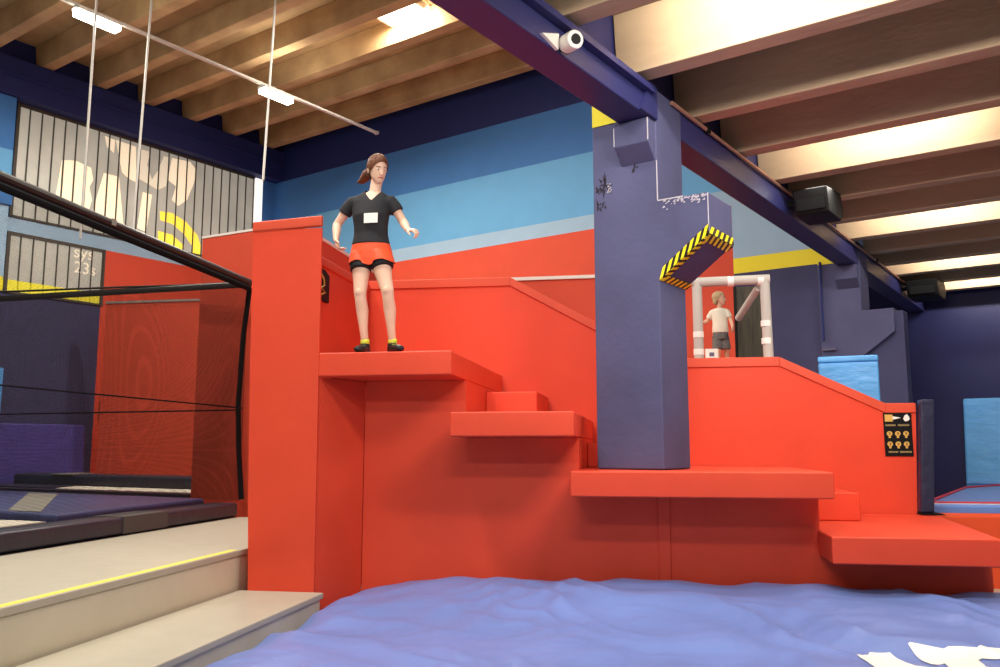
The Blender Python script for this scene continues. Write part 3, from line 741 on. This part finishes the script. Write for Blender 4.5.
# ------------------------------------------------------------------ people
def remeshed(name, b, voxel, m, parent, smooth=4, cut=None, base=None, label=None):
    me = bpy.data.meshes.new(name)
    bs = Vector(base) if base is not None else Vector((0, 0, 0))
    me.from_pydata([tuple(p) for p in b.v], [], b.f)
    bm = bmesh.new(); bm.from_mesh(me); bmesh.ops.recalc_face_normals(bm, faces=bm.faces[:]); bm.to_mesh(me); bm.free()
    o = bpy.data.objects.new(name, me); COL.objects.link(o)
    r = o.modifiers.new('r', 'REMESH'); r.mode = 'VOXEL'; r.voxel_size = voxel
    if smooth:
        s = o.modifiers.new('s', 'SMOOTH'); s.factor = .5; s.iterations = smooth
    dg = bpy.context.evaluated_depsgraph_get(); m2 = bpy.data.meshes.new_from_object(o.evaluated_get(dg))
    o.modifiers.clear(); o.data = m2; bpy.data.meshes.remove(me)
    if cut:
        bm = bmesh.new(); bm.from_mesh(m2)
        bmesh.ops.delete(bm, geom=[v for v in bm.verts if cut(v.co)], context='VERTS')
        nb = {v: [e.other_vert(v) for e in v.link_edges if e.is_boundary] for v in bm.verts if v.is_boundary}
        for _ in range(8):
            new = {v: (v.co + sum((q.co for q in n), Vector())) / (len(n) + 1) for v, n in nb.items() if n}
            for v, c in new.items(): v.co = c
        bm.to_mesh(m2); bm.free()
    m2.materials.clear(); m2.materials.append(m)
    m2.polygons.foreach_set('use_smooth', [True] * len(m2.polygons)); m2.name = name
    o.parent = parent
    if label: o['label'] = label
    return o
def plain(name, b, m, parent, smooth=True, label=None):
    me = bpy.data.meshes.new(name); me.from_pydata([tuple(p) for p in b.v], [], b.f); me.materials.append(m)
    if smooth: me.polygons.foreach_set('use_smooth', [True] * len(me.polygons))
    o = bpy.data.objects.new(name, me); COL.objects.link(o); o.parent = parent
    if label: o['label'] = label
    return o
M_skin = mat('skin', 'EDC2A8', .5, var=.04, scale=6)
M_hair = mat('auburn_hair', '7A4526', .5, bump=.6, bscale=40, hex2='5A3019', scale=12, stretch=(4, 4, .8))
M_shirt = mat('charcoal_shirt', '26262A', .8, var=.12, scale=5, bump=.25, bscale=10)
M_shorts = mat('orange_shorts', 'F0562C', .6, var=.06, bump=.25, bscale=12)
M_tights = mat('black_tights', '15151A', .7)
M_shoe = mat('black_shoe', '17171A', .5)
M_lime = mat('lime_sock', 'D9E04A', .7)
M_lips = mat('lips', 'B65A52', .5)
M_eye = mat('eye_white', 'EFEAE4', .3)
M_iris = mat('iris', '2A1C14', .3)

def hand(b, wrist, dirv, palm_n, thumb_side, L=.165, curl=.6):
    """palm + five bent fingers; dirv points along the hand, palm_n is the way the palm faces, thumb_side unit vector"""
    w = Vector(wrist); d = Vector(dirv).normalized(); n = Vector(palm_n); n = (n - d * n.dot(d)).normalized(); s = d.cross(n)
    if s.dot(Vector(thumb_side)) < 0: s = -s
    pl = L * .5
    b.tube([w - d * .015, w + d * pl * .35, w + d * pl * .8, w + d * pl], [(.022, .020), (.034, .015), (.038, .014), (.034, .012)], n=12, flat=tuple(n), cap='round')
    for k, (off, ln) in enumerate(((.028, .92), (.010, 1.0), (-.010, .95), (-.027, .76))):
        p = w + d * (pl * .9) + s * off; a = 0; pts = [p - d * .012, p]
        l = L * .52 * ln
        for f, c in ((.45, .5), (.32, .8), (.23, .6)):
            a += curl * c * (1 + .12 * k)
            p = p + (d * math.cos(a) + n * math.sin(a) + s * off * .8) * (l * f); pts.append(p)
        b.tube(pts, [.0098, .0098, .0092, .0085, .0072], n=8, cap='round')
    p = w + d * pl * .25 + s * .026
    t1_ = (d * .6 + s * .75 + n * .3).normalized(); t2_ = (d * .85 + s * .3 + n * .45).normalized()
    b.tube([p - s * .01, p + t1_ * .035, p + t1_ * .035 + t2_ * .03, p + t1_ * .035 + t2_ * .052], [.0125, .0115, .0105, .008], n=8, cap='round')

# ---- woman on the highest platform (local: x to the right, y away from camera, z up)
wo = thing('person', 'woman in charcoal shirt and orange shorts standing on the highest red platform', 'person', S, (-2.2, 6.82, T1 + .002))
def head_geo(b, hc, R, s=1.0):
    T = lambda x, y, z: Vector(hc) + R @ (Vector((x, y, z)) * s)
    sc = lambda r: tuple(q * s for q in r)
    rows = [(-.107, -.056, .014, .014), (-.100, -.053, .027, .028), (-.085, -.044, .040, .044), (-.06, -.026, .053, .066), (-.03, -.012, .062, .082), (0, -.004, .069, .090), (.03, .004, .073, .095),
            (.065, .010, .073, .094), (.095, .014, .062, .080), (.115, .016, .044, .056), (.127, .016, .022, .028), (.131, .016, .006, .008)]
    h = B().rings([(z, 0, cy, rx, ry) for z, cy, rx, ry in rows], n=28)
    o = len(b.v); b.v += [T(*p) for p in h.v]; b.f += [[o + i for i in f] for f in h.f]; b.m += h.m
    for q in (-1, 1):
        b.ball(T(q * .072, .012, -.010), sc((.010, .019, .030)), 12, rot=R)    # ears
    b.tube([T(0, -.088, .012), T(0, -.098, -.012), T(0, -.106, -.032)], [.007 * s, .009 * s, .012 * s], n=10, cap='round')   # nose
def face_parts(parent, hc, R, s, lips, iris):
    T = lambda x, y, z: Vector(hc) + R @ (Vector((x, y, z)) * s)
    sc = lambda r: tuple(q * s for q in r)
    for q in (-1, 1):
        ey = plain('eye', B().ball(T(q * .029, -.0785, .004), sc((.0125, .008, .0058)), 12, rot=R), M_eye, parent)
        plain('iris', B().ball(T(q * .029, -.0850, .003), sc((.0058, .004, .0054)), 10, rot=R), iris, ey)
        plain('eyebrow', B().tube([T(q * .014, -.0905, .021), T(q * .03, -.0845, .026), T(q * .045, -.072, .021)], .0032 * s, n=6), M_hair, parent)
    plain('lips', B().tube([T(-.020, -.086, -.060), T(0, -.0915, -.060), T(.020, -.086, -.060)], [(.004 * s, .006 * s), (.005 * s, .008 * s), (.004 * s, .006 * s)], n=8, cap='round'), lips, parent)

HC = (-.024, -.03, 1.572)
HR = Matrix.Rotation(math.radians(42), 3, 'Z') @ Matrix.Rotation(math.radians(17), 3, 'X')
b = B()
head_geo(b, HC, HR, 1.04)
b.tube([(-.055, 0, 1.34), (-.045, -.005, 1.43), (-.03, -.005, 1.52)], [(.056, .052), (.048, .046), (.05, .05)], n=18, cap='round')
b.rings([(.80, -.075, 0, .165, .105), (.86, -.075, .002, .172, .112), (.94, -.078, 0, .148, .098), (1.0, -.08, 0, .128, .09), (1.08, -.08, -.005, .128, .095),
         (1.17, -.08, -.012, .142, .108), (1.24, -.08, -.005, .150, .1), (1.30, -.08, 0, .165, .085), (1.34, -.078, 0, .14, .068), (1.37, -.07, 0, .08, .055), (1.39, -.06, 0, .05, .045)], n=28)
LS, LE, LW = (-.248, .0, 1.312), (-.395, .03, 1.125), (-.362, -.07, .972)
RS, RE, RW = (.088, .0, 1.305), (.196, .02, 1.118), (.268, -.10, 1.022)
for s_, e_, w_ in ((LS, LE, LW), (RS, RE, RW)):
    s_, e_, w_ = map(Vector, (s_, e_, w_))
    b.tube([s_ + Vector((.03 if s_.x < -.08 else -.03, 0, .0)), s_, s_.lerp(e_, .4), s_.lerp(e_, .85), e_], [.05, .05, .042, .036, .036], n=14, cap='round')
    b.tube([e_, e_.lerp(w_, .3), e_.lerp(w_, .7), w_], [.036, .038, .030, .024], n=14, cap='round')
hand(b, LW, (.35, -.25, -.9), (.75, -.1, -.2), (.1, -1, 0), curl=.75)
hand(b, RW, (.85, -.35, -.2), (-.1, .3, -1), (0, -1, .4), curl=1.15)
for hx, kn, an in (((-.155, 0, .82), (-.145, -.055, .51), (-.118, .015, .10)), ((.0, -.01, .82), (.098, -.075, .515), (.118, .02, .10))):
    h, k, a = map(Vector, (hx, kn, an))
    b.tube([h + Vector((0, 0, .04)), h, h.lerp(k, .35), h.lerp(k, .75), k, k.lerp(a, .12)], [.085, .09, .078, .06, .053, .048], n=18, cap='round')
    b.tube([k, k.lerp(a, .15), k.lerp(a, .35) + Vector((0, .015, 0)), k.lerp(a, .7), a], [.050, .049, .052, .036, .031], n=18, cap='round')
    b.ball(k + Vector((0, -.03, .005)), (.032, .03, .04), 12)
feet = (((-.118, .045, .0), (-.112, -.19, .0)), ((.105, .045, 0), (.25, -.19, 0)))
for he, to in feet:
    he, to = Vector(he), Vector(to)
    b.tube([he + Vector((0, 0, .045)), he.lerp(to, .4) + Vector((0, 0, .045)), he.lerp(to, .8) + Vector((0, 0, .03))], [.03, .032, .026], n=12, cap='round')
body = remeshed('body', b, .0058, M_skin, wo, smooth=3)
face_parts(wo, HC, HR, 1.04, M_lips, M_iris)
# hair
TH = lambda x, y, z: Vector(HC) + HR @ (Vector((x, y, z)) * 1.04)
b = B(); b.ball(TH(0, .014, .03), (.089, .110, .110), 28, rot=HR)
b.ball(TH(0, .05, -.03), (.07, .062, .07), 20, rot=HR)
hairl = lambda co: (lambda q: q.z < .066 - max(0, q.y + .085) * 1.35 - .2 * abs(q.x) * (q.y < -.03) and q.y < .005 or q.z < -.09)(HR.transposed() @ (co - Vector(HC)) / 1.04)
remeshed('hair', b, .006, M_hair, wo, smooth=2, cut=hairl)
b = B().tube([TH(0, .108, -.01), TH(0, .145, -.015), TH(-.01, .18, -.04), TH(-.02, .2, -.075), TH(-.035, .225, -.105), TH(-.055, .255, -.118)], [.026, .038, .044, .040, .028, .008], n=14, cap='round')
plain('ponytail', b, M_hair, wo)
plain('hair_tie', B().tube([TH(0, .10, -.008), TH(-.004, .115, -.012)], .026, n=14), M_blackf, wo)
# shirt
b = B()
b.rings([(.925, -.078, 0, .167, .116), (.97, -.08, 0, .155, .112), (1.02, -.08, 0, .146, .108), (1.09, -.08, -.006, .146, .112), (1.17, -.08, -.014, .158, .124), (1.24, -.08, -.006, .164, .114),
         (1.30, -.08, 0, .178, .1), (1.345, -.078, 0, .155, .082), (1.378, -.07, 0, .095, .068), (1.40, -.06, .0, .07, .062)], n=28)
for s_, e_ in ((LS, LE), (RS, RE)):
    s_, e_ = Vector(s_), Vector(e_)
    b.tube([s_ + Vector((.07 if s_.x < -.08 else -.07, 0, .0)), s_ + Vector((0, 0, -.012)), s_.lerp(e_, .3), s_.lerp(e_, .52)], [.055, .060, .060, .060], n=16, cap=True)
def neck_cut(co):
    dx = co.x + .052
    r = math.hypot(dx, co.y + .0)
    if co.z > 1.345 and r < .068 and co.z > 1.385 - .3 * max(0, -co.y): return True
    return co.y < -.03 and co.z > 1.288 and abs(dx) < (co.z - 1.288) * .72 + .0
remeshed('shirt', b, .0065, M_shirt, wo, smooth=7, cut=neck_cut)
plain('badge', B().box(-.098, .020, -.139, -.134, 1.085, 1.168), M_print, wo, smooth=False, label='white paper badge on the shirt')
# shorts
b = B()
b.rings([(.735, -.075, 0, .165, .12), (.80, -.075, .003, .183, .126), (.86, -.075, .004, .182, .124), (.92, -.077, .002, .166, .113), (.955, -.078, 0, .155, .106)], n=28)
for h, k in (((-.162, 0, .84), (-.15, -.035, .69)), ((.012, -.01, .84), (.055, -.05, .69))):
    b.tube([h, Vector(h).lerp(Vector(k), .5), k], [(.094, .108), (.103, .112), (.106, .113)], n=20, cap=True)
def hem(z):
    return lambda co: co.z < z + .15 * (co.x + .075) * (-.1)
remeshed('shorts', b, .007, M_shorts, wo, smooth=2, cut=lambda co: co.z < .765 + .012 * math.sin(co.x * 30) - .02 * (abs(co.x + .07) < .05))
b = B()
for h, k in (((-.158, 0, .84), (-.148, -.045, .705)), ((.008, -.01, .84), (.047, -.05, .715))):
    b.tube([h, Vector(h).lerp(Vector(k), .5), k], [(.092, .1), (.094, .096), (.0895, .088)], n=20, cap=True)
remeshed('inner_shorts', b, .0065, M_tights, wo, smooth=2)
# shoes and socks
for (he, to), an in zip(feet, ((-.118, .015, .10), (.118, .02, .10))):
    he, to, an = Vector(he), Vector(to), Vector(an)
    b = B().tube([he + Vector((0, 0, .04)), he.lerp(to, .3) + Vector((0, 0, .042)), he.lerp(to, .65) + Vector((0, 0, .034)), he.lerp(to, .95) + Vector((0, 0, .027))], [(.040, .040), (.041, .042), (.046, .034), (.036, .025)], n=16, flat=(0, 0, 1), cap='round')
    b.tube([an + Vector((0, 0, -.05)), an + Vector((0, 0, .0))], [.044, .038], n=16)
    shoe = remeshed('shoe', b, .006, M_shoe, wo, smooth=3, cut=lambda co: co.z < .002)
    plain('sock', B().tube([an + Vector((0, 0, -.02)), an + Vector((0, 0, .012)), an + Vector((0, 0, .03))], [.0395, .037, .036], n=16), M_lime, wo, label='lime green sock edge')
    dirf = (to - he).normalized(); sd = dirf.cross(Vector((0, 0, 1)))
    b = B()
    for q in (.38, .5, .62): c = he.lerp(to, q) + Vector((0, 0, .078 - .02 * (q - .3) * 4)); b.tube([c - sd * .022, c + Vector((0, 0, .004)), c + sd * .022], .005, n=6)
    plain('lace', b, M_lime if he.x > 0 else M_strap, shoe)

# ---- child behind the tube frame
ch = thing('person', 'child in white shirt and grey shorts walking behind the grey tube frame', 'person', S, (.97, 11.85, 1.172))
M_cskin = mat('child_skin', 'E2B597', .55); M_chair = mat('blond_hair', 'C9B48C', .6, hex2='A89066', scale=10)
M_cshirt = mat('cream_shirt', 'E9E2CF', .8, bump=.2, bscale=12); M_cshort = mat('grey_shorts', '77766C', .8, hex2='5C5F66', scale=14)
CH = (.0, -.01, .855); CR = Matrix.Rotation(math.radians(70), 3, 'Z')
b = B(); head_geo(b, CH, CR, .82)
b.tube([(.0, .01, .68), (.0, 0, .8)], [.035, .036], n=12, cap='round')
b.rings([(.36, .0, 0, .092, .08), (.42, .0, 0, .096, .082), (.5, .0, 0, .084, .072), (.6, .0, 0, .094, .076), (.68, .0, 0, .1, .066), (.72, .0, 0, .06, .045)], n=20)
for s_, e_, w_ in (((-.09, .02, .675), (-.17, .05, .56), (-.215, .03, .54)), ((.085, -.02, .675), (.135, -.04, .56), (.150, -.12, .46))):
    s_, e_, w_ = map(Vector, (s_, e_, w_))
    b.tube([s_, s_.lerp(e_, .5), e_, e_.lerp(w_, .5), w_], [.034, .029, .025, .024, .018], n=12, cap='round')
hand(b, (-.215, .03, .54), (-1, -.1, .15), (0, 0, -1), (0, -1, 0), L=.1, curl=.4)
hand(b, (.150, -.12, .46), (.1, -.4, -.9), (-1, 0, 0), (0, -1, 0), L=.1, curl=.5)
for h, k, a in (((-.045, 0, .38), (-.04, -.02, .2), (-.035, .03, .03)), ((.045, .02, .38), (.075, .03, .2), (.08, .1, .035))):
    h, k, a = map(Vector, (h, k, a))
    b.tube([h, h.lerp(k, .5), k, k.lerp(a, .35), a], [.06, .052, .039, .039, .024], n=14, cap='round')
remeshed('body', b, .006, M_cskin, ch, smooth=3)
face_parts(ch, CH, CR, .82, M_lips, M_iris)
TC = lambda x, y, z: Vector(CH) + CR @ (Vector((x, y, z)) * .82)
b = B(); b.ball(TC(0, .018, .03), (.072, .088, .082), 20, rot=CR); b.ball(TC(0, .05, -.03), (.06, .05, .06), 16, rot=CR)
remeshed('hair', b, .006, M_chair, ch, smooth=2, cut=lambda co: (lambda q: (q.z < .07 - max(0, q.y + .08) * 1.1) and q.y < .03)(CR.transposed() @ (co - Vector(CH)) / .82))
b = B(); b.rings([(.39, .0, 0, .108, .095), (.45, .0, 0, .106, .092), (.52, .0, 0, .1, .086), (.62, .0, 0, .106, .088), (.685, .0, 0, .112, .076), (.735, .0, 0, .065, .055)], n=20)
for s_, e_ in (((-.09, .02, .675), (-.17, .05, .56)), ((.085, -.02, .675), (.135, -.04, .56))):
    s_, e_ = Vector(s_), Vector(e_); b.tube([s_ * .9 + Vector((0, 0, .07)), s_, s_.lerp(e_, .7)], [.042, .045, .043], n=12)
remeshed('shirt', b, .0065, M_cshirt, ch, smooth=3, cut=lambda co: co.z > .722)
b = B(); b.rings([(.3, .0, 0, .1, .09), (.42, .0, 0, .104, .09)], n=20)
for h, k in (((-.045, 0, .34), (-.045, -.01, .17)), ((.045, .02, .34), (.065, .02, .17))): b.tube([h, k], [(.066, .072), (.07, .072)], n=14)
remeshed('shorts', b, .007, M_cshort, ch, smooth=2)
for a, d in (((-.035, .03, .03), (-.02, -.14, 0)), ((.08, .1, .035), (.03, -.12, 0))):
    a = Vector(a); remeshed('shoe', B().tube([a + Vector((0, .015, 0)), a + Vector(d) * .5, a + Vector(d) + Vector((0, 0, -.008))], [.03, .032, .022], n=12, cap='round'), .006, M_cshirt, ch, smooth=2)

# ------------------------------------------------------------------ light
w = bpy.data.worlds.new('World'); scene.world = w; w.use_nodes = True
bg = w.node_tree.nodes['Background']; bg.inputs[0].default_value = (1.0, .95, .88, 1); bg.inputs[1].default_value = 0.29
area('panel_light_glow', H, (-9.46, 10.35, 7.39), .8, .5, 160, (-9.46, 10.35, 0))
area('panel_light_spill', H, (-9.3, 10.45, 7.36), .7, .1, 25, (-9.3, 11.4, 7.36))
# unseen fill lights added under the hall roof for overhead light and shadows
for (u, v, z, p) in ((-4.6, 2.0, 6.9, 335), (-7.2, 3.2, 6.9, 230), (-6.0, 6.0, 6.9, 90), (-8.5, 8.5, 6.9, 130), (-13, 5, 6.9, 110)):
    area('hall_fill', H, (u, v, z), 1.5, .6, p, (u + .4, v + .8, -1.2), (1, .95, .86))
for (u, v, p, t) in ((-1.4, -1.2, 75, (-4, 5, -.5)), (-1.2, 1.6, 75, (-3.5, 6, -.5)), (-.6, 4.4, 110, (-1.5, 8, -.6)), (-.8, 6.65, 50, (-1.3, 7.0, -1.2)), (-2.0, 10.0, 18, (-2, 10, -1)), (1.2, 8.9, 20, (1, 9, -1))):
    area('mezzanine_fill', H, (u, v, 2.93), 1.5, .25, p, t, (1, .94, .84))  # fill added below the low ceiling to brighten the red structure

# ------------------------------------------------------------------ camera
cd = bpy.data.cameras.new('camera'); cam = bpy.data.objects.new('camera', cd); COL.objects.link(cam)
cd.sensor_fit = 'HORIZONTAL'; cd.sensor_width = 36; cd.lens = F / 1000 * 36; cd.clip_start = .05; cd.clip_end = 200
cam.location = (0, 0, ZO); cam.rotation_euler = (math.pi / 2 + PITCH, 0, 0)
scene.camera = cam
for o in bpy.data.objects:
    for k in ('_b', '_f'):
        if k in o: del o[k]
vs = scene.view_settings
scene.display_settings.display_device = 'sRGB'
vs.view_transform = 'Standard'; vs.look = 'None'; vs.gamma = 1; vs.use_curve_mapping = False; vs.exposure = 0.0
